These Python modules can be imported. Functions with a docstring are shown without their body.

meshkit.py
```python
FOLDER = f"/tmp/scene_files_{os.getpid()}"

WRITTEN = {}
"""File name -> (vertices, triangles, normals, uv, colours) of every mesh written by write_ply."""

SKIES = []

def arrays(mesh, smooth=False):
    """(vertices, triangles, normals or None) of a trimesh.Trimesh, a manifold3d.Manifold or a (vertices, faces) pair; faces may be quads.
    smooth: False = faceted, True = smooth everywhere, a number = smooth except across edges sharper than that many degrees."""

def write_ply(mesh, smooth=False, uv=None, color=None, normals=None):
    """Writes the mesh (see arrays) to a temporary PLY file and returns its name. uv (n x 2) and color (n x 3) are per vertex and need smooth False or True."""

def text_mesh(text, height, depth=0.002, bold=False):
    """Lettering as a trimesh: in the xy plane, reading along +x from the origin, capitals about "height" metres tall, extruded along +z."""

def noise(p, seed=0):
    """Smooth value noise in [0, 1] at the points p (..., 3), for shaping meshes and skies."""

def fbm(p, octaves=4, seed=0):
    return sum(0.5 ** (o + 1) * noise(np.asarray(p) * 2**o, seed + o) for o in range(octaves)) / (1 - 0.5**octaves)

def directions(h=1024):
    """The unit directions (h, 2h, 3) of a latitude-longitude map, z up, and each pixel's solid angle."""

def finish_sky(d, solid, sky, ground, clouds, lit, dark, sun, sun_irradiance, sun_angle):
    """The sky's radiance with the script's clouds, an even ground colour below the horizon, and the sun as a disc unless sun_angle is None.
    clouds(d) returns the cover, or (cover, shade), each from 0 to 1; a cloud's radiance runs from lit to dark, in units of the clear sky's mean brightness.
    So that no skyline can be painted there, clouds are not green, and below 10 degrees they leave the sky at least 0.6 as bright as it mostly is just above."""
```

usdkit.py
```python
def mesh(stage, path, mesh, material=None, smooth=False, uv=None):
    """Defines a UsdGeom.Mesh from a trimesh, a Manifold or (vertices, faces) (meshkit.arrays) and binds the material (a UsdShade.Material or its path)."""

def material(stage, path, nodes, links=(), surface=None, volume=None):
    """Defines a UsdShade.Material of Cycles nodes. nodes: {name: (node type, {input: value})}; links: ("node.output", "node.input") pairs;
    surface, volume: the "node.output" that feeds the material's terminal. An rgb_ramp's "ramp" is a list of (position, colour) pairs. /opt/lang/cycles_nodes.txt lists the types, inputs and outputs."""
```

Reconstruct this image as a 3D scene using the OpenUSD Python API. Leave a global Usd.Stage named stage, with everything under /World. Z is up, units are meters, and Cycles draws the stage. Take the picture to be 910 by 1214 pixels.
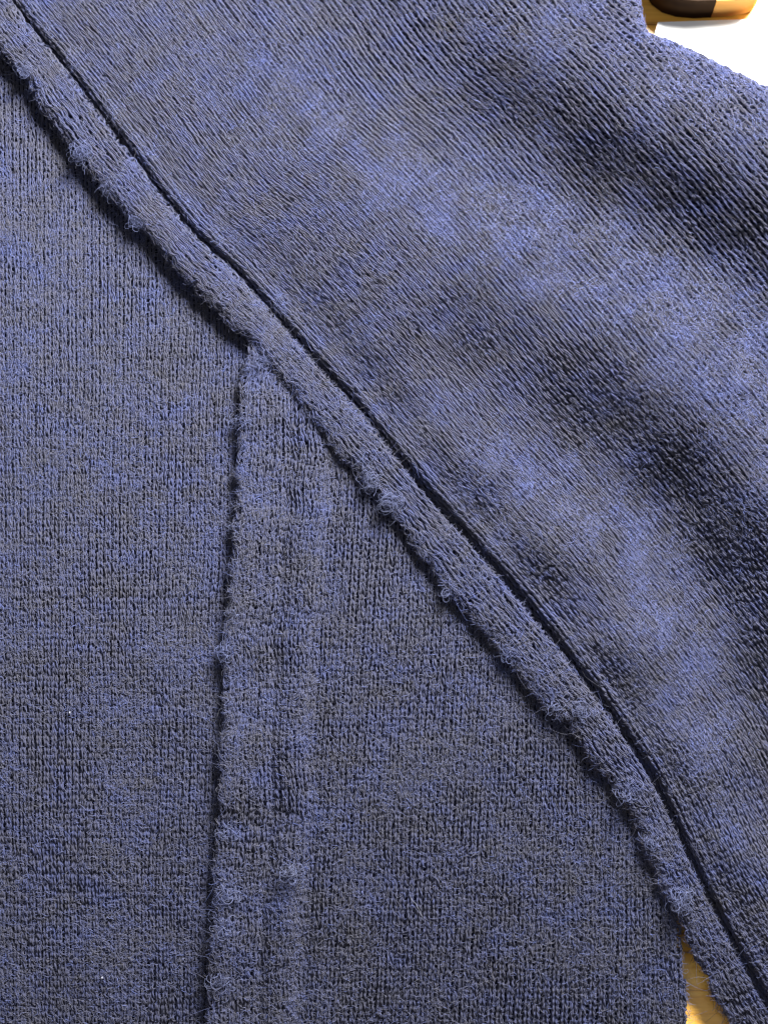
import math
import numpy as np
import trimesh
import usdkit
import meshkit
from scipy.interpolate import RBFInterpolator, CubicSpline
from scipy.ndimage import map_coordinates
from pxr import Usd, UsdGeom, UsdLux, UsdShade, Gf, Sdf, Vt

stage = Usd.Stage.CreateInMemory()
UsdGeom.SetStageUpAxis(stage, 'Z')
UsdGeom.SetStageMetersPerUnit(stage, 1.0)
UsdGeom.Xform.Define(stage, '/World')
T = Sdf.ValueTypeNames

# ------------------------------------------------------------------ camera, lights, exposure
PW, PH = 910.0, 1214.0          # picture proportions used for laying out
SC = 0.12e-3                    # metres per layout unit on the table, at the centre
DIST, TILT = 0.26, math.radians(15)
EXPOSURE = 0.0
FOCAL = 4.2                     # millimetres, a telephone lens
cam = UsdGeom.Camera.Define(stage, '/World/camera')
C = np.array([0, -DIST * math.sin(TILT), DIST * math.cos(TILT)])
cam.AddTranslateOp().Set(Gf.Vec3d(*C))
cam.AddRotateXOp().Set(math.degrees(TILT))
cam.CreateFocalLengthAttr(FOCAL)
cam.CreateHorizontalApertureAttr(FOCAL * PW * SC / DIST)
cam.CreateVerticalApertureAttr(FOCAL * PH * SC / DIST)
cam.CreateClippingRangeAttr((0.01, 50.0))
cam.CreateFStopAttr(2.0)
cam.CreateFocusDistanceAttr(DIST - 0.006)
cam.CreateExposureAttr(EXPOSURE)


def rect_light(name, pos, target, w, h, power, color):
    l = UsdLux.RectLight.Define(stage, '/World/' + name)
    p, t = np.array(pos, float), np.array(target, float)
    z = (p - t) / np.linalg.norm(p - t)
    x = np.cross([0, 0, 1.0], z)
    x = np.array([1.0, 0, 0]) if np.linalg.norm(x) < 1e-6 else x / np.linalg.norm(x)
    y = np.cross(z, x)
    m = Gf.Matrix4d(*x, 0, *y, 0, *z, 0, *p, 1)
    l.AddTransformOp().Set(m)
    l.CreateWidthAttr(w)
    l.CreateHeightAttr(h)
    l.CreateIntensityAttr(power)
    l.CreateColorAttr(Gf.Vec3f(*color))
    return l


# the window beyond the upper right of the table, and the pale ceiling that returns its light
rect_light('window_light', (0.170, 0.315, 0.262), (0, 0, 0), 0.17, 0.17, 178.0, (0.96, 0.98, 1.0))
rect_light('ceiling_light', (-0.3, -0.2, 1.6), (0, 0, 0), 1.8, 1.8, 0.95, (0.93, 0.96, 1.0))


# ------------------------------------------------------------------ helpers
def tag(p, label=None, cat=None, group=None, kind=None):
    p = p.GetPrim()
    for k, v in (('label', label), ('category', cat), ('group', group), ('kind', kind)):
        if v:
            p.SetCustomDataByKey(k, v)
    return p


def at(px, py, z):
    """the point at height z above the table that lies on the layout position (px, py)"""
    px, py, z = np.broadcast_arrays(np.asarray(px, float), np.asarray(py, float), np.asarray(z, float))
    dx, dy = (px - PW / 2) * SC / DIST, -(py - PH / 2) * SC / DIST
    ct, st = math.cos(TILT), math.sin(TILT)
    d = np.stack([dx, dy * ct + st, dy * st - ct], -1)
    k = (z - C[2]) / d[..., 2]
    return C + d * k[..., None]


def smooth(a, b, x):
    t = np.clip((np.asarray(x, float) - a) / (b - a), 0, 1)
    return t * t * (3 - 2 * t)


def vn(x, y, scale, seed, oct=3):
    p = np.stack([np.asarray(x, float) / scale, np.asarray(y, float) / scale, np.full(np.shape(x), 0.37 + seed)], -1)
    return meshkit.fbm(p, oct, seed) * 2 - 1


class Line:
    """a smooth curve through layout points, by arc length"""

    def __init__(self, pts):
        pts = np.array(pts, float)
        u = np.r_[0, np.cumsum(np.linalg.norm(np.diff(pts, axis=0), axis=1))]
        t = np.linspace(0, u[-1], 4000)
        # smoothed polyline
        q = np.stack([np.interp(t, u, pts[:, k]) for k in (0, 1)], 1)
        w = 121
        ker = np.hanning(w); ker /= ker.sum()
        pad = np.vstack([2 * q[0] - q[w:0:-1], q, 2 * q[-1] - q[-2:-w - 2:-1]])
        q = np.stack([np.convolve(pad[:, k], ker, 'same')[w:-w] for k in (0, 1)], 1)
        self.s = np.r_[0, np.cumsum(np.linalg.norm(np.diff(q, axis=0), axis=1))]
        self.q = q
        self.n = self.s[-1]

    def p(self, s):
        return np.stack([np.interp(s, self.s, self.q[:, k]) for k in (0, 1)], -1)

    def tan(self, s):
        d = self.p(np.asarray(s) + 15) - self.p(np.asarray(s) - 15)
        return d / np.maximum(np.linalg.norm(d, axis=-1, keepdims=True), 1e-9)

    def signed(self, px, py, step=10):
        """(signed distance, positive to the right of the picture's curve / upper right side, arc length)"""
        a = self.q[::step]; s = self.s[::step]
        X = np.stack([np.ravel(px), np.ravel(py)], 1)
        from scipy.spatial import cKDTree
        _, i = cKDTree(a).query(X)
        i = np.clip(i, 1, len(a) - 2)
        t = a[i + 1] - a[i - 1]
        t /= np.linalg.norm(t, axis=1, keepdims=True)
        r = X - a[i]
        sd = r[:, 0] * t[:, 1] - r[:, 1] * t[:, 0]
        return sd.reshape(np.shape(px)), (s[i] + (r * t).sum(1)).reshape(np.shape(px))


DITCH = Line([(-100, -143), (-45, -72), (13, 0), (33, 28), (63, 63), (109, 122), (132, 152), (158, 185), (188, 227), (231, 279), (280, 323), (332, 381), (394, 450),
              (437, 499), (473, 543), (498, 574), (560, 643), (620, 712), (660, 763), (699, 814), (735, 863), (768, 913), (795, 966), (821, 1025),
              (847, 1078), (874, 1129), (907, 1186), (940, 1245), (990, 1340)])
FRAY = Line([(-120, -90), (-50, -5), (0, 66), (20, 80), (36, 109), (66, 152), (89, 187), (112, 211), (142, 244), (178, 280), (211, 323), (250, 363),
             (290, 396), (322, 436), (345, 466), (371, 499), (408, 543), (436, 578), (464, 607), (480, 630), (498, 657), (530, 705), (570, 745), (603, 782),
             (636, 828), (664, 852), (690, 884), (710, 915), (735, 945), (753, 980), (771, 1018), (788, 1058), (808, 1093), (822, 1130), (841, 1162), (867, 1212), (900, 1275), (950, 1370)])
VEDGE = Line([(310, 340), (297, 400), (289, 439), (284, 469), (284, 502), (281, 551), (279, 607), (277, 630), (274, 677), (271, 713), (264, 759), (266, 800), (266, 840), (261, 886),
              (262, 923), (258, 985), (253, 1038), (253, 1088), (247, 1144), (246, 1210), (243, 1320)])
RIM = Line([(715, -260), (738, -90), (752, -30), (757, 5), (763, 35), (772, 42), (800, 51), (850, 75), (910, 105), (1000, 146), (1120, 200)])

# fold heights of the sleeve, millimetres above the body
ctrl = []
def fold(pts, h):
    for i, p in enumerate(pts):
        ctrl.append((*p, h if np.ndim(h) == 0 else np.interp(i / (len(pts) - 1), np.linspace(0, 1, len(h)), h)))
fold([(40, -10), (150, 115), (250, 240), (370, 370), (480, 495), (600, 625), (700, 740), (780, 860), (840, 980), (900, 1100), (950, 1200)], 0.5)   # beside the seam
fold([(160, -60), (270, 130), (380, 330), (480, 455), (570, 550), (670, 645), (745, 760), (805, 890), (860, 1000)], [1.4, 1.3, 1.2, 1.3, 1.5, 1.2, 0.9])
fold([(540, 430), (655, 510), (765, 595), (835, 690), (880, 830), (915, 960), (960, 1100)], [0.8, -0.2, -1.0, -1.4, -1.5, -1.3, -0.8])
fold([(335, 50), (465, 210), (597, 300), (738, 375), (840, 465), (912, 580), (955, 720), (985, 900)], [2.4, 2.9, 3.5, 4.0, 4.1, 3.7, 2.4, 1.0])
fold([(330, -90), (430, 40), (560, 160), (690, 245), (830, 325), (930, 395), (1000, 470)], [1.4, 0.9, 0.4, 0.2, 0.2, 0.3, 0.4])
fold([(520, -90), (620, 10), (720, 85), (820, 145), (930, 205), (1020, 250)], [4.8, 6.7, 7.7, 7.4, 7.0, 6.8])
fold([(690, -60), (740, 15), (800, 55), (910, 108), (1010, 160)], [4.1, 4.9, 5.0, 4.8, 4.7])
ctrl = np.array(ctrl)
rbf = RBFInterpolator(ctrl[:, :2] / 100, ctrl[:, 2], kernel='thin_plate_spline', smoothing=0.004)
GX, GY = np.meshgrid(np.arange(-160, 1080, 10), np.arange(-220, 1400, 10))
GH = rbf(np.stack([GX.ravel(), GY.ravel()], 1) / 100).reshape(GX.shape)


def h_fold(px, py):
    return map_coordinates(GH, [(np.asarray(py) + 220) / 10, (np.asarray(px) + 160) / 10], order=1, mode='nearest')


MM = 1e-3


def h_lie(py):
    """height of the lying cloth, bowed for shading: near side tilts from the light, millimetres"""
    y = np.asarray(py, float)
    return 12.2 - 10.9 * (np.clip(y - 470, 0, None) / 740) ** 2 - 4.6 * (np.clip(470 - y, 0, None) / 470) ** 2


def h_body(px, py):
    return (h_lie(py) + 2.6 * smooth(330, -120, px) + 0.40 * vn(px, py, 150, 3) + 0.12 * vn(px, py, 45, 4)) * MM


# ------------------------------------------------------------------ the cloth surfaces: (u = wale, v = course) -> point
def f_body(u, v):
    y = v * 7.1 - 90
    x = u * 9.1 - 90
    x = x - 0.03 * (y - 600) * smooth(0, 280, x) + 4.5 * vn(x, y, 130, 11)
    y = y + 5 * vn(x, y, 240, 12)
    return x, y, h_body(x, y)


def f_gusset(u, v):
    y = v * 7.1 + 330
    e = VEDGE.p(np.clip(y - 330, 0, VEDGE.n))[..., 0]
    e0 = 300 - 0.066 * (y - 400)
    k = smooth(520, 120, u * 9.9)
    x = k * (e0 + 80 + u * 9.9) + (1 - k) * (300 + 80 - 26 + u * 9.9) + 4.5 * vn(u * 9.9, y, 130, 13)
    yy = y + 5 * vn(x, y, 220, 14)
    d = x - e
    z = h_body(x, y) + 0.35 * MM * smooth(200, 110, d) - 0.2 * MM * np.exp(-((d - 112) / 9) ** 2)
    return x, yy, z


def f_allow_v(u, v):
    """the upright seam allowance: two soft ribs beside its free edge"""
    y = v * 7.0 + 352
    e = VEDGE.p(np.clip(y - 340, 0, VEDGE.n))[..., 0]
    d = u * 9.3
    wv = 1 + 0.10 * vn(y, y * 0, 60, 21)
    x = e + d * wv + smooth(30, 0, d) * (4.0 * vn(y, y * 0 + 1, 24, 22) + 4.5 * vn(y, y * 0 + 2, 9, 27, 2))
    lift = 1.0 + 0.45 * vn(y, y * 0 + 5, 70, 23)
    prof = np.interp(d, [0, 4, 14, 34, 54, 62, 70, 84, 96, 106, 112], [1.15, 1.75, 1.72, 1.30, 1.00, 0.55, 0.86, 1.02, 0.86, 0.28, 0.26])
    prof = prof * lift + 0.12 * vn(x, y, 18, 24)
    top = smooth(395, 470, y)
    z = h_body(x, y) + np.maximum(prof * (0.8 + 0.2 * top), 0.05) * MM
    return x, y + 3 * vn(x, y, 80, 25), z


NS, ND = 180, 90
_s = np.linspace(0, DITCH.n, NS)
_d = np.linspace(0, 1000, ND)
_P = np.zeros((NS, ND, 2))
_P[:, 0] = DITCH.p(_s)
_t = DITCH.tan(np.clip(_s, 16, DITCH.n - 16))
_th = np.degrees(np.arctan2(_t[:, 1], _t[:, 0]))
_th = np.convolve(np.pad(_th, 12, 'edge'), np.ones(25) / 25, 'valid')
for k in range(1, ND):
    th = np.radians(_th + (66 - _th) * smooth(0, 330, _d[k]))
    _P[:, k] = _P[:, k - 1] + (_d[k] - _d[k - 1]) * np.stack([np.sin(th), -np.cos(th)], 1)
_U = np.arange(0, 110)
_DU = np.cumsum(np.r_[0, 8.4 + 5.0 * smooth(60, 560, np.cumsum(np.full(109, 10.0)))])


def f_sleeve(u, v):
    s = v * 7.0
    d = np.interp(u, _U, _DU)
    c = [np.asarray(s) / DITCH.n * (NS - 1), d / 1000 * (ND - 1)]
    x = map_coordinates(_P[..., 0], c, order=1, mode='nearest')
    y = map_coordinates(_P[..., 1], c, order=1, mode='nearest')
    x, y = x + 3 * vn(x, y, 150, 31) * smooth(10, 60, d), y + 3 * vn(x, y, 150, 32) * smooth(10, 60, d)
    bulge = -0.1 + 0.8 * np.clip(vn(s, s * 0 + 9, 70, 37) + 0.05, 0, 1) + (1.35 + 0.25 * vn(s, s * 0, 120, 34)) * np.sqrt(1 - (1 - np.clip((d - 1.5) / 11, 0, 1)) ** 2)
    z = h_lie(y) + 2.6 * smooth(330, -120, x) - 0.2 + bulge + h_fold(x, y) * smooth(0, 70, d) + 0.22 * np.exp(-((d - 13) / 6) ** 2) + 0.30 * vn(x, y, 90, 33) * smooth(20, 60, d)
    return x, y, z * MM


def f_allow_d(u, v):
    """the slanting seam allowance: v along the seam, u from its frayed free edge (0) to the seam (6)"""
    s = v * 7.0
    q = DITCH.p(s)
    t = DITCH.tan(np.clip(s, 16, DITCH.n - 16))
    n = np.stack([t[..., 1], -t[..., 0]], -1)
    w = np.interp(s, WS, WD)
    k = np.clip(np.asarray(u) / 6.0, -0.2, 1.0)
    d = -w * (1 - k) + smooth(0.7, 0, k) * (5.0 * vn(s, s * 0 + 1, 30, 42) + 5.5 * vn(s, s * 0 + 2, 9, 47, 2))
    x, y = q[..., 0] + d * n[..., 0], q[..., 1] + d * n[..., 1]
    lift = 1.0 + 0.4 * vn(s, s * 0 + 3, 75, 41) + 0.75 * smooth(820, 480, s) - 0.42 * smooth(1350, 1550, s)
    prof = np.interp(k, [0, 0.06, 0.2, 0.45, 0.75, 0.91, 1.0], [0.75, 1.22, 1.48, 1.50, 1.42, 1.15, 0.0])
    z = h_body(x, y) + (prof * lift + 0.14 * vn(x, y, 18, 43)) * MM
    return x, y, z


WS = np.linspace(0, DITCH.n, 400)
_q = DITCH.p(WS)
_ft = FRAY.q[::4]
_tt = DITCH.tan(np.clip(WS, 16, DITCH.n - 16))
WD = []
for q_, t_ in zip(_q, _tt):     # width of the allowance at each place along the seam
    r = _ft - q_
    al = r @ t_
    pe = -(r[:, 0] * t_[1] - r[:, 1] * t_[0])
    ok = np.abs(al) < 14
    WD.append(np.median(pe[ok]) if ok.any() else 50)
WD = np.clip(np.array(WD), 26, 75)


def surf(fn):
    def g(u, v):
        x, y, z = fn(u, v)
        x, y = np.asarray(x, float), np.asarray(y, float)
        if fn is not f_sleeve:
            return at(x, y, z)
        # the outline of the sleeve: rounded over, then turned down behind
        sd, s = RIM.signed(x, y, 4)
        ins = np.clip(-sd / 20, 0, 1)
        z = z - 1.6 * MM * (1 - np.sqrt(np.maximum(1 - (1 - ins) ** 2, 0)))
        e = np.maximum(sd, 0)
        f = RIM.p(s)
        out = sd > 0
        p = at(np.where(out, f[..., 0], x), np.where(out, f[..., 1], y), z)
        p[..., 2] = np.maximum(p[..., 2] - e * SC, 1.2e-3)
        return p
    return g


def frame(fn, u, v):
    g = surf(fn)
    e = 0.15
    p = g(u, v)
    du = (g(u + e, v) - g(u - e, v))
    dv = (g(u, v + e) - g(u, v - e))
    n = np.cross(dv, du)
    n *= np.where(n[..., 2:] < 0, -1, 1)
    n /= np.maximum(np.linalg.norm(n, axis=-1, keepdims=True), 1e-12)
    return p, n, du / np.maximum(np.linalg.norm(du, axis=-1, keepdims=True), 1e-12), dv / np.maximum(np.linalg.norm(dv, axis=-1, keepdims=True), 1e-12)


IN = lambda x, y, m=95: (x > -m) & (x < PW + m) & (y > -m) & (y < PH + m)


def keep(fn, u, v):
    x, y, z = fn(u, v)
    x, y = np.asarray(x, float), np.asarray(y, float)
    if fn is f_body:
        sd, _ = DITCH.signed(x, y)
        e = np.interp(y, VEDGE.q[:, 1], VEDGE.q[:, 0])
        return IN(x, y) & (sd < -14) & ((y < 400) | (x < e + 48))
    if fn is f_gusset:
        sd, _ = DITCH.signed(x, y)
        right = 806 + 11 * smooth(1110, 1214, y) + 1.6 * vn(y, y * 0, 9, 61)
        return IN(x, y) & (sd < -16) & (x < right)
    if fn is f_sleeve:
        sd, _ = RIM.signed(x, y)
        return IN(x, y, 110) & (sd < 60)
    if fn is f_allow_v:
        sd, _ = DITCH.signed(x, y)
        return IN(x, y) & (sd < -22)
    return IN(x, y)


# ------------------------------------------------------------------ materials
def wool(path, lo, mid, hi, rough=0.95, sheen=0.04, fine=4000.0, trans=0.0):
    nodes = {
        'geo': ('geometry', {}),
        'patch': ('noise_texture', {'scale': 190.0, 'detail': 5.0, 'roughness': 0.7}),
        'fine': ('noise_texture', {'scale': fine, 'detail': 2.0, 'roughness': 0.7}),
        'tone': ('attribute', {'attribute': 'tone'}),
        'tw': ('math', {'math_type': 'multiply', 'value2': 0.32}),
        'a': ('math', {'math_type': 'multiply_add', 'value2': 0.42, 'value3': 0.0}),
        'b': ('math', {'math_type': 'multiply_add', 'value2': 0.30, 'value3': 0.0}),
        'ramp': ('rgb_ramp', {'ramp': [(0.33, lo), (0.50, mid), (0.72, hi)]}),
        'p': ('principled_bsdf', {'roughness': rough, 'specular_ior_level': 0.04, 'sheen_weight': sheen, 'sheen_roughness': 0.5, 'sheen_tint': (0.75, 0.82, 1.0)}),
    }
    links = [('geo.position', 'patch.vector'), ('geo.position', 'fine.vector'), ('patch.fac', 'a.value1'), ('fine.fac', 'b.value1'), ('tone.fac', 'tw.value1'), ('tw.value', 'b.value3'), ('b.value', 'a.value3'),
             ('a.value', 'ramp.fac'), ('ramp.color', 'p.base_color')]
    out = 'p.BSDF'
    if trans:
        nodes['t'] = ('translucent_bsdf', {})
        nodes['m'] = ('mix_closure', {'fac': trans})
        links += [('ramp.color', 't.color'), ('p.BSDF', 'm.closure1'), ('t.BSDF', 'm.closure2')]
        out = 'm.closure'
    return usdkit.material(stage, '/World/Looks/' + path, nodes, links, surface=out)


UsdGeom.Scope.Define(stage, '/World/Looks')
M_CORE = wool('wool_core', (0.008, 0.009, 0.020), (0.008, 0.009, 0.022), (0.008, 0.010, 0.030), sheen=0.0)  # near-black navy puts the shade between the loops into the colour
M_YARN = wool('wool_yarn', (0.049, 0.046, 0.052), (0.048, 0.048, 0.072), (0.044, 0.054, 0.136), fine=9000.0, trans=0.10)
M_FUZZ = wool('wool_fuzz', (0.135, 0.129, 0.145), (0.130, 0.131, 0.188), (0.118, 0.146, 0.34), sheen=0.0, fine=2500.0, trans=0.30)
M_LIT_FUZZ = wool('wool_lit_fuzz', (0.165, 0.165, 0.25), (0.155, 0.17, 0.31), (0.145, 0.18, 0.42), sheen=0.0, fine=2500.0, trans=0.30)  # paler, bluer copy of the fuzz: skylight sheen put into its colour


# ------------------------------------------------------------------ builders
def slab(path, fn, ur, vr, nu, nv, thick, mat):
    """the cloth itself: a closed sheet below the loops"""
    u, v = np.meshgrid(np.linspace(*ur, nu), np.linspace(*vr, nv))
    k = keep(fn, u, v)
    p, n, _, _ = frame(fn, u, v)
    top = p - n * 0.16e-3
    bot = p - n * (0.16e-3 + thick)
    idx = np.arange(u.size).reshape(u.shape)
    q = np.stack([idx[:-1, :-1], idx[:-1, 1:], idx[1:, 1:], idx[1:, :-1]], -1)
    ok = k[:-1, :-1] & k[:-1, 1:] & k[1:, 1:] & k[1:, :-1]
    q = q[ok]
    N = u.size
    f = np.vstack([q[:, [0, 1, 2]], q[:, [0, 2, 3]]])
    ed = np.vstack([q[:, [0, 1]], q[:, [1, 2]], q[:, [2, 3]], q[:, [3, 0]]])
    key = np.sort(ed, 1)
    _, first, cnt = np.unique(key[:, 0] * np.int64(N) + key[:, 1], return_index=True, return_counts=True)
    b = ed[first[cnt == 1]]
    side = np.vstack([np.stack([b[:, 1], b[:, 0], b[:, 0] + N], 1), np.stack([b[:, 1], b[:, 0] + N, b[:, 1] + N], 1)])
    m = trimesh.Trimesh(np.vstack([top.reshape(-1, 3), bot.reshape(-1, 3)]), np.vstack([f, f[:, ::-1] + N, side]), process=False)
    m.remove_unreferenced_vertices()
    return usdkit.mesh(stage, path, m, mat, smooth=True)


def curves(path, pts, counts, widths, mat, tone=None):
    c = UsdGeom.BasisCurves.Define(stage, path)
    c.CreateTypeAttr('cubic')
    c.CreateBasisAttr('catmullRom')
    c.CreateWrapAttr('pinned')
    c.CreatePointsAttr(Vt.Vec3fArray.FromNumpy(pts.astype(np.float32)))
    c.CreateCurveVertexCountsAttr(Vt.IntArray.FromNumpy(np.asarray(counts, np.int32)))
    c.CreateWidthsAttr(Vt.FloatArray.FromNumpy(widths.astype(np.float32)))
    c.SetWidthsInterpolation('vertex')
    UsdGeom.PrimvarsAPI(c).CreatePrimvar('tone', T.FloatArray, 'vertex').Set(Vt.FloatArray.FromNumpy((np.full(len(pts), 0.5) if tone is None else tone).astype(np.float32)))
    UsdShade.MaterialBindingAPI.Apply(c.GetPrim()).Bind(mat)
    return c


PER, STRANDS = 8, 3


def knit(path, fn, ur, vr, mat, rad=0.19e-3, seed=0, A=0.16, B=0.90, D=0.15e-3, mess=1.0, gap=0.045):
    """every course of loops is one yarn of three loosely twisted strands"""
    P, Cn, Wd, Tn = [], [], [], []
    rows = np.random.default_rng(seed).normal(0, 1, 2000)
    for j in range(int(vr[0]), int(vr[1])):
        t = np.arange(ur[0], ur[1], 1.0 / PER)
        w = 2 * np.pi * t
        o = t * 0
        nu = mess * 0.20 * vn(t * 3, o + j * 3.1, 2.0, seed + 1, 2)
        nv = mess * 0.50 * vn(t * 3, o + j * 3.1, 2.2, seed + 2, 2)
        nd = 0.16e-3 * vn(t * 3, o + j * 3.1, 1.6, seed + 3, 2)
        U = t + A * np.sin(2 * w) - gap * np.sin(w) + nu
        V = j + 0.04 * rows[j + 5] + B * np.cos(w) + nv
        k = keep(fn, U, V)
        if not k.any():
            continue
        p, n, du, dv = frame(fn, U, V)
        p = p + n * (-D * np.cos(2 * w) + nd)[:, None]
        tg = np.gradient(p, axis=0)
        tg /= np.maximum(np.linalg.norm(tg, axis=1, keepdims=True), 1e-12)
        sd = np.cross(tg, n)
        sd /= np.maximum(np.linalg.norm(sd, axis=1, keepdims=True), 1e-12)
        b = np.flatnonzero(np.diff(np.r_[0, k.astype(int), 0]))
        for m in range(STRANDS):
            ph = w * 0.9 + 2 * np.pi * m / STRANDS + 2.0 * vn(t * 4, o + j * 5.3 + m, 2.0, seed + 6, 2)
            rr = rad * 0.62 * (1 + 0.6 * vn(t * 5, o + j * 2.3 + m * 9.1, 1.7, seed + 7, 2))
            q = p + (np.cos(ph) * rr)[:, None] * sd + (np.sin(ph) * rr)[:, None] * n
            r = rad * 0.56 * (1 + 0.45 * vn(t * 5, o + j * 7.7 + m * 3.3, 1.5, seed + 4, 2))
            tn = np.clip(0.5 + 0.02 * rows[j + 900] + 0.55 * vn(t, o + j * 4.1 + m * 1.7, 2.5, seed + 8, 3), 0, 1)
            for a, z in zip(b[::2], b[1::2]):
                if z - a > 6:
                    Tn.append(tn[a:z]); P.append(q[a:z]); Cn.append(z - a); Wd.append(2 * r[a:z])
    c = curves(path, np.vstack(P), Cn, np.concatenate(Wd), mat, np.concatenate(Tn))
    tag(c, kind='stuff')
    return sum(Cn)


def fibre_paths(p0, direction, n, length, rng, curl, rise, segs=5):
    """wandering wool fibres from p0 along direction, rising off the cloth"""
    N = len(p0)
    out = np.zeros((N, segs, 3))
    out[:, 0] = p0
    d = direction.copy()
    h = rise[:, None] * n
    turn = rng.normal(0, curl, (N, 1))
    for k in range(1, segs):
        side = np.cross(n, d)
        d = d + side * (turn + rng.normal(0, curl * 0.7, (N, 1)))
        d /= np.linalg.norm(d, axis=1, keepdims=True)
        out[:, k] = out[:, k - 1] + (d * length[:, None] + h * rng.normal(0.6 if k < 3 else -0.45, 0.7, (N, 1))) / (segs - 1)
    return out


HIGHLIGHTS = [(300, 110, 70, 50), (370, 150, 50, 40), (480, 215, 70, 45), (620, 275, 90, 45), (730, 330, 90, 45), (850, 420, 80, 60), (900, 480, 60, 60), (600, 560, 45, 45), (690, 590, 70, 50),
           (740, 620, 50, 40), (800, 730, 35, 60), (835, 840, 35, 80), (790, 85, 60, 40), (880, 130, 60, 40), (610, 30, 60, 35), (890, 590, 40, 40), (820, 375, 80, 40), (870, 450, 60, 60), (900, 500, 50, 50), (880, 440, 60, 45), (560, 245, 80, 30), (690, 300, 70, 35), (770, 680, 40, 60), (650, 570, 60, 30), (50, 30, 14, 16), (85, 72, 12, 14), (135, 135, 13, 16), (170, 180, 12, 14), (215, 235, 14, 16), (262, 285, 12, 14), (330, 360, 12, 14)]


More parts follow.
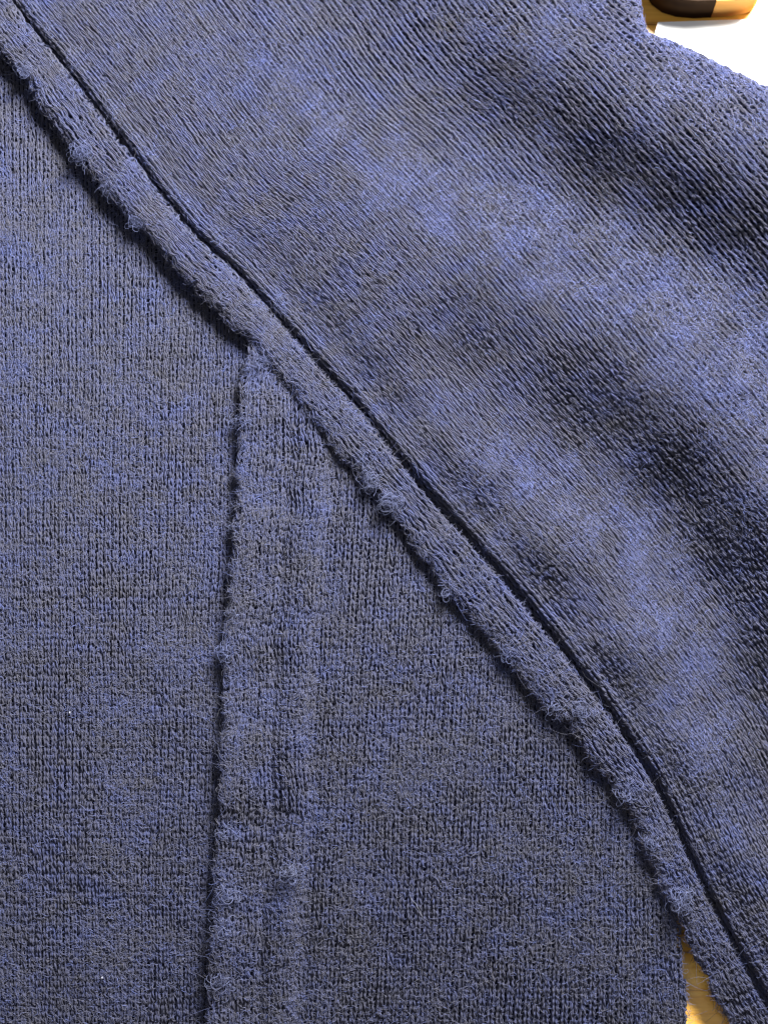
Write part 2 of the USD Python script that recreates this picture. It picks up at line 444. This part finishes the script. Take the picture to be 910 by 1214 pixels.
def fuzz(path, fn, ur, vr, count, mat, seed, length=(0.25, 1.2), width=0.044e-3, rise=0.30e-3, curl=0.24, extra=None, highlight=False, outline=False):
    rng = np.random.default_rng(seed)
    u, v = rng.uniform(*ur, count), rng.uniform(*vr, count)
    if extra is not None:
        eu, ev = extra(rng)
        u, v = np.r_[u, eu], np.r_[v, ev]
    x, y, z = fn(u, v)
    dens = np.clip(0.40 + 1.1 * vn(x, y, 70, seed + 5, 4), 0.08, 1)
    if highlight:              # thicker pale fuzz paints the highlights on folds and seam lip
        lit = sum(np.exp(-((x - a) / c) ** 2 - ((y - b) / d) ** 2) for a, b, c, d in HIGHLIGHTS)
        dens = np.clip(lit, 0, 1) * np.clip(0.45 + 1.7 * vn(x, y, 26, seed + 9), 0, 1)
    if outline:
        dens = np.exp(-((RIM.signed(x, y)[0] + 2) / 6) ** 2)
    if extra is not None:       # it frays in clumps
        dens[count:] = np.clip(0.35 + 1.5 * vn(v[count:], v[count:] * 0 + 3, 4.0, seed + 11, 3), 0.03, 1)
    k = keep(fn, u, v) & (rng.random(len(u)) < dens)
    u, v = u[k], v[k]
    p, n, du, dv = frame(fn, u, v)
    lean = 3.0 * vn(x[k], y[k], 40, seed + 6) + rng.normal(0, 1.0, len(u))
    a = np.where(rng.random(len(u)) < 0.5, lean, rng.uniform(0, 2 * np.pi, len(u)))[:, None]
    d = np.cos(a) * du + np.sin(a) * dv
    L = np.exp(rng.uniform(math.log(length[0]), math.log(length[1]), len(u))) * MM
    long = rng.random(len(u)) < 0.02
    if extra is not None:       # the raw edge sheds longer fibres that point away from it
        edge = (u < 0.9) & (vn(v, v * 0 + 7, 5.0, seed + 12, 3) + 0.35 * rng.normal(0, 1, len(u)) > 0.1)
        L = np.where(edge, L * rng.uniform(1.0, 1.9, len(u)), L)
        d = np.where((edge & (rng.random(len(u)) < 0.6))[:, None], d * 0.8 - du, d)
        d /= np.linalg.norm(d, axis=1, keepdims=True)
    L = np.where(long, rng.uniform(2.0, 5.0, len(u)) * MM, L)
    pts = fibre_paths(p + n * rng.uniform(0.08e-3, 0.30e-3, len(u))[:, None], d, n, L, rng, curl, rng.uniform(0.2, 1.0, len(u)) * rise)
    w = width * np.where(long, 0.6, rng.uniform(0.6, 1.3, len(u)))[:, None] * np.array([1, 1, 0.95, 0.8, 0.4])[None]
    c = curves(path, pts.reshape(-1, 3), np.full(len(u), 5), w.ravel(), mat, np.repeat(np.clip(rng.normal(0.5, 0.22, len(u)), 0, 1), 5))
    tag(c, kind='stuff')
    return len(u)


# ------------------------------------------------------------------ the table
def plank_material(name):
    nodes = {
        'geo': ('geometry', {}), 'map': ('mapping', {'scale': (30.0, 520.0, 60.0), 'rotation': (0, 0, -0.22)}),
        'n': ('noise_texture', {'scale': 1.0, 'detail': 5.0, 'roughness': 0.62, 'distortion': 0.6}),
        'r': ('rgb_ramp', {'ramp': [(0.36, (0.26, 0.09, 0.015)), (0.44, (0.84, 0.42, 0.06)), (0.6, (0.95, 0.54, 0.10))]}),
        'p': ('principled_bsdf', {'roughness': 0.32, 'specular_ior_level': 0.5}),
        'b': ('bump', {'strength': 0.12, 'distance': 0.0004}),
    }
    links = [('geo.position', 'map.vector'), ('map.vector', 'n.vector'), ('n.fac', 'r.fac'), ('r.color', 'p.base_color'), ('n.fac', 'b.height'), ('b.normal', 'p.normal')]
    return usdkit.material(stage, '/World/Looks/' + name, nodes, links, surface='p.BSDF')


M_WOOD = plank_material('honey_wood')
table = trimesh.creation.box([0.9, 0.8, 0.03])
table.apply_translation([0.05, 0.05, -0.015])
t = usdkit.mesh(stage, '/World/table_top', table, M_WOOD)
tag(t, 'varnished honey-coloured wooden table top under the knitted sweater', 'table top', kind='structure')

# ------------------------------------------------------------------ the sweater
sw = UsdGeom.Xform.Define(stage, '/World/knitted_sweater')
tag(sw, 'navy blue wool sweater turned inside out showing its frayed seams', 'sweater')
R = '/World/knitted_sweater/'


def cloth(name, fn, ur, vr, grid, thick, nf, seed, label, **kw):
    fz = kw.pop('fz', {})
    m = slab(R + name, fn, ur, vr, *grid, thick, M_CORE)
    tag(m, label)
    a = knit(R + name + '/knit_stitches', fn, ur, vr, M_YARN, seed=seed, **kw)
    b = fuzz(R + name + '/wool_fuzz', fn, ur, vr, nf, M_FUZZ, seed + 50, **fz)
    print(name, 'yarn points', a, 'fibres', b)


cloth('body_panel', f_body, (0, 54), (0, 195), (120, 330), 0.7e-3, 200000, 100, 'flat body panel left of the upright seam')
cloth('gusset_panel', f_gusset, (-3, 54), (0, 137), (120, 260), 0.7e-3, 150000, 200, 'triangular side panel between the two seams')
cloth('sleeve', f_sleeve, (0, 90), (0, 266), (300, 560), 0.7e-3, 260000, 300, 'sleeve lying in soft folds', rad=0.205e-3, D=0.16e-3, gap=0.03)
fuzz(R + 'sleeve/highlight_fuzz', f_sleeve, (0, 90), (0, 266), 520000, M_LIT_FUZZ, 380, length=(0.2, 0.9), width=0.040e-3, highlight=True)  # pale blue fuzz laid where the fold highlights fall
fuzz(R + 'sleeve/outline_fuzz', f_sleeve, (30, 90), (0, 200), 330000, M_LIT_FUZZ, 390, length=(0.4, 1.5), width=0.04e-3, rise=0.5e-3, outline=True)
cloth('seam_allowance', f_allow_v, (0, 12), (0, 131), (45, 260), 0.6e-3, 26000, 400, 'upright seam allowance with two soft ribs', mess=1.5,
      fz=dict(extra=lambda r: (np.abs(r.normal(0, 0.45, 8000)), r.uniform(0, 131, 8000))))
cloth('seam_allowance_001', f_allow_d, (0, 6), (0, 267), (40, 460), 0.6e-3, 36000, 500, 'slanting seam allowance with a frayed curling edge', mess=1.8,
      fz=dict(extra=lambda r: (np.abs(r.normal(0, 0.35, 13000)), r.uniform(0, 267, 13000))))


# tufts of frayed wool and stray ends along the seams
M_TUFT = wool('wool_tuft', (0.13, 0.13, 0.16), (0.12, 0.13, 0.21), (0.11, 0.13, 0.28), sheen=0.0, fine=2500.0, trans=0.30)
rng = np.random.default_rng(77)


def tuft(px, py, z, r, count, name='wool_tuft', parent='seam_allowance_001'):
    """a small ball of curled fibres r units wide"""
    c = at(px, py, (z - 2.2 + h_lie(py) + 2.6 * smooth(330, -120, px) + 2.6 * smooth(330, -120, px)) * MM)
    r, count = r * 0.9, int(count * 0.8)
    rr = r * SC
    p0 = c + rng.normal(0, 0.42, (count, 3)) * rr * np.array([1, 1, 0.6])
    d = rng.normal(0, 1, (count, 3)); d /= np.linalg.norm(d, axis=1, keepdims=True)
    n = rng.normal(0, 1, (count, 3)); n /= np.linalg.norm(n, axis=1, keepdims=True)
    pts = np.zeros((count, 8, 3)); pts[:, 0] = p0
    for k in range(1, 8):
        d = d + np.cross(n, d) * rng.uniform(0.3, 1.0, (count, 1))
        d += (c - pts[:, k - 1]) / rr * 0.25
        d /= np.linalg.norm(d, axis=1, keepdims=True)
        pts[:, k] = pts[:, k - 1] + d * rr * 0.34
    w = 0.06e-3 * rng.uniform(0.6, 1.3, (count, 1)) * np.array([1, 1, 1, 1, 1, 0.9, 0.7, 0.4])[None]
    path, i = R + parent + '/' + name, 0
    while stage.GetPrimAtPath(path):
        i += 1
        path = R + parent + '/%s_%03d' % (name, i)
    return curves(path, pts.reshape(-1, 3), np.full(count, 8), w.ravel(), M_TUFT)


for px, py, z, r, n in ((440, 570, 3.4, 13, 110), (463, 596, 3.3, 15, 140), (430, 548, 3.3, 9, 60), (312, 428, 3.1, 13, 110), (98, 182, 3.4, 13, 90), (130, 224, 3.4, 12, 70),
                        (160, 262, 3.3, 10, 60), (30, 84, 3.4, 10, 60), (690, 846, 3.2, 14, 120), (742, 938, 3.2, 13, 110), (806, 1066, 3.3, 15, 130), (530, 700, 3.2, 10, 60),
                        (604, 776, 3.2, 10, 60), (660, 838, 3.2, 12, 80), (770, 1000, 3.2, 10, 60)):
    tuft(px, py, z, r, n)
for px, py, z, r, n in ((289, 502, 3.1, 13, 110), (296, 470, 3.4, 10, 60), (300, 440, 3.4, 12, 80), (268, 775, 3.1, 12, 90), (272, 985, 3.1, 10, 80), (270, 1060, 3.1, 14, 90), (266, 1095, 3.1, 13, 90),
                        (282, 628, 3.1, 10, 60), (276, 730, 3.1, 10, 60), (344, 1035, 3.1, 12, 90), (262, 1165, 3.1, 14, 90)):
    tuft(px, py, z, r, n, parent='seam_allowance')
for px, py, z, r, n in ((897, 206, 2.2 + float(h_fold([897], [206])[0]) + 0.5, 9, 34),):
    tuft(px, py, z, r, n, parent='sleeve')


# ------------------------------------------------------------------ what lies beyond and on the sweater
M_GLARE = usdkit.material(stage, '/World/Looks/glare_white', {'p': ('principled_bsdf', {'base_color': (0.80, 0.78, 0.72), 'roughness': 0.6})}, surface='p.BSDF')  # white sheet added in place of glare on the varnished wood
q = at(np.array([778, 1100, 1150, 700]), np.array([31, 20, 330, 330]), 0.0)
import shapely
glare_sheet = trimesh.creation.extrude_polygon(shapely.Polygon(q[:, :2]), 0.0008, engine='earcut')
glare_sheet.apply_translation([0, 0, 0.0005])
tag(usdkit.mesh(stage, '/World/added_glare_sheet', glare_sheet, M_GLARE), 'white sheet added to stand for window glare on the table beyond the sleeve', 'glare_sheet')

def block_material(name, lo, hi):
    return usdkit.material(stage, '/World/Looks/' + name, {
        'geo': ('geometry', {}), 'map': ('mapping', {'scale': (60.0, 60.0, 500.0)}), 'n': ('noise_texture', {'scale': 1.0, 'detail': 4.0}),
        'r': ('rgb_ramp', {'ramp': [(0.35, lo), (0.65, hi)]}), 'p': ('principled_bsdf', {'roughness': 0.8, 'specular_ior_level': 0.08})},
        [('geo.position', 'map.vector'), ('map.vector', 'n.vector'), ('n.fac', 'r.fac'), ('r.color', 'p.base_color')], surface='p.BSDF')


M_DARK = block_material('shaded_stained_wood', (0.016, 0.008, 0.004), (0.035, 0.018, 0.008))  # dark brown stain, with the shade of its face painted in
M_PALE = block_material('lit_orange_wood', (0.50, 0.23, 0.05), (0.62, 0.32, 0.09))  # lighter wood, with the light on that side painted in
blk = UsdGeom.Xform.Define(stage, '/World/wooden_block')
tag(blk, 'small wooden block with its shaded rounded face and lit orange end painted in', 'wooden block')
foot = at(np.array([757, 763, 772, 784, 800, 820, 842, 842, 900, 880, 770]), np.array([-30, -8, 6, 15, 20, 22, 21, -40, -140, -170, -110]), 0.0)[:, :2]
body = trimesh.creation.extrude_polygon(shapely.Polygon(foot), 0.0050, engine='earcut')
body.apply_translation([0, 0, 0.0002])
usdkit.mesh(stage, '/World/wooden_block/body', body, M_DARK, smooth=25)
foot = at(np.array([842.5, 862, 880, 890, 897, 902, 930, 900.5, 842.5]), np.array([21, 20, 17, 13, 2, -30, -120, -139, -40]), 0.0)[:, :2]
end = trimesh.creation.extrude_polygon(shapely.Polygon(foot), 0.0048, engine='earcut')
end.apply_translation([0, 0, 0.0002])
usdkit.mesh(stage, '/World/wooden_block/lit_end', end, M_PALE, smooth=25)

M_LINT = usdkit.material(stage, '/World/Looks/white_lint', {'p': ('principled_bsdf', {'base_color': (0.17, 0.17, 0.20), 'roughness': 0.9})}, surface='p.BSDF')


def lint(name, px, py, z, ang, length, label, wid=0.09e-3, bend=0.5, seed=1):
    r = np.random.default_rng(seed)
    n = 9
    a = math.radians(ang) + np.cumsum(r.normal(0, bend / 3, n))
    xy = np.cumsum(np.stack([np.cos(a), np.sin(a)], 1), 0) * length / n
    p = at(px + xy[:, 0], py - xy[:, 1], (z - 2.2 + h_lie(py) + 2.6 * smooth(330, -120, px) + 0.25 * np.sin(np.linspace(0, 3.1, n))) * MM)
    w = wid * np.r_[0.6, np.ones(n - 2), 0.5]
    tag(curves('/World/' + name, p, [n], w, M_LINT), label, 'lint', 'specks of pale lint on the sweater')


lint('lint_speck', 82, 848, 2.6, 70, 4.5, 'tiny white lint speck on the left panel at about two thirds of its height', 0.20e-3)
lint('lint_speck_001', 119, 1162, 2.75, 60, 4.5, 'tiny white lint speck on the left panel near the lower edge of the picture', 0.20e-3, seed=2)
lint('lint_hair', 484, 1058, 3.1, -60, 38, 'thin pale stray hair on the triangular panel between the seams', 0.035e-3, seed=4)
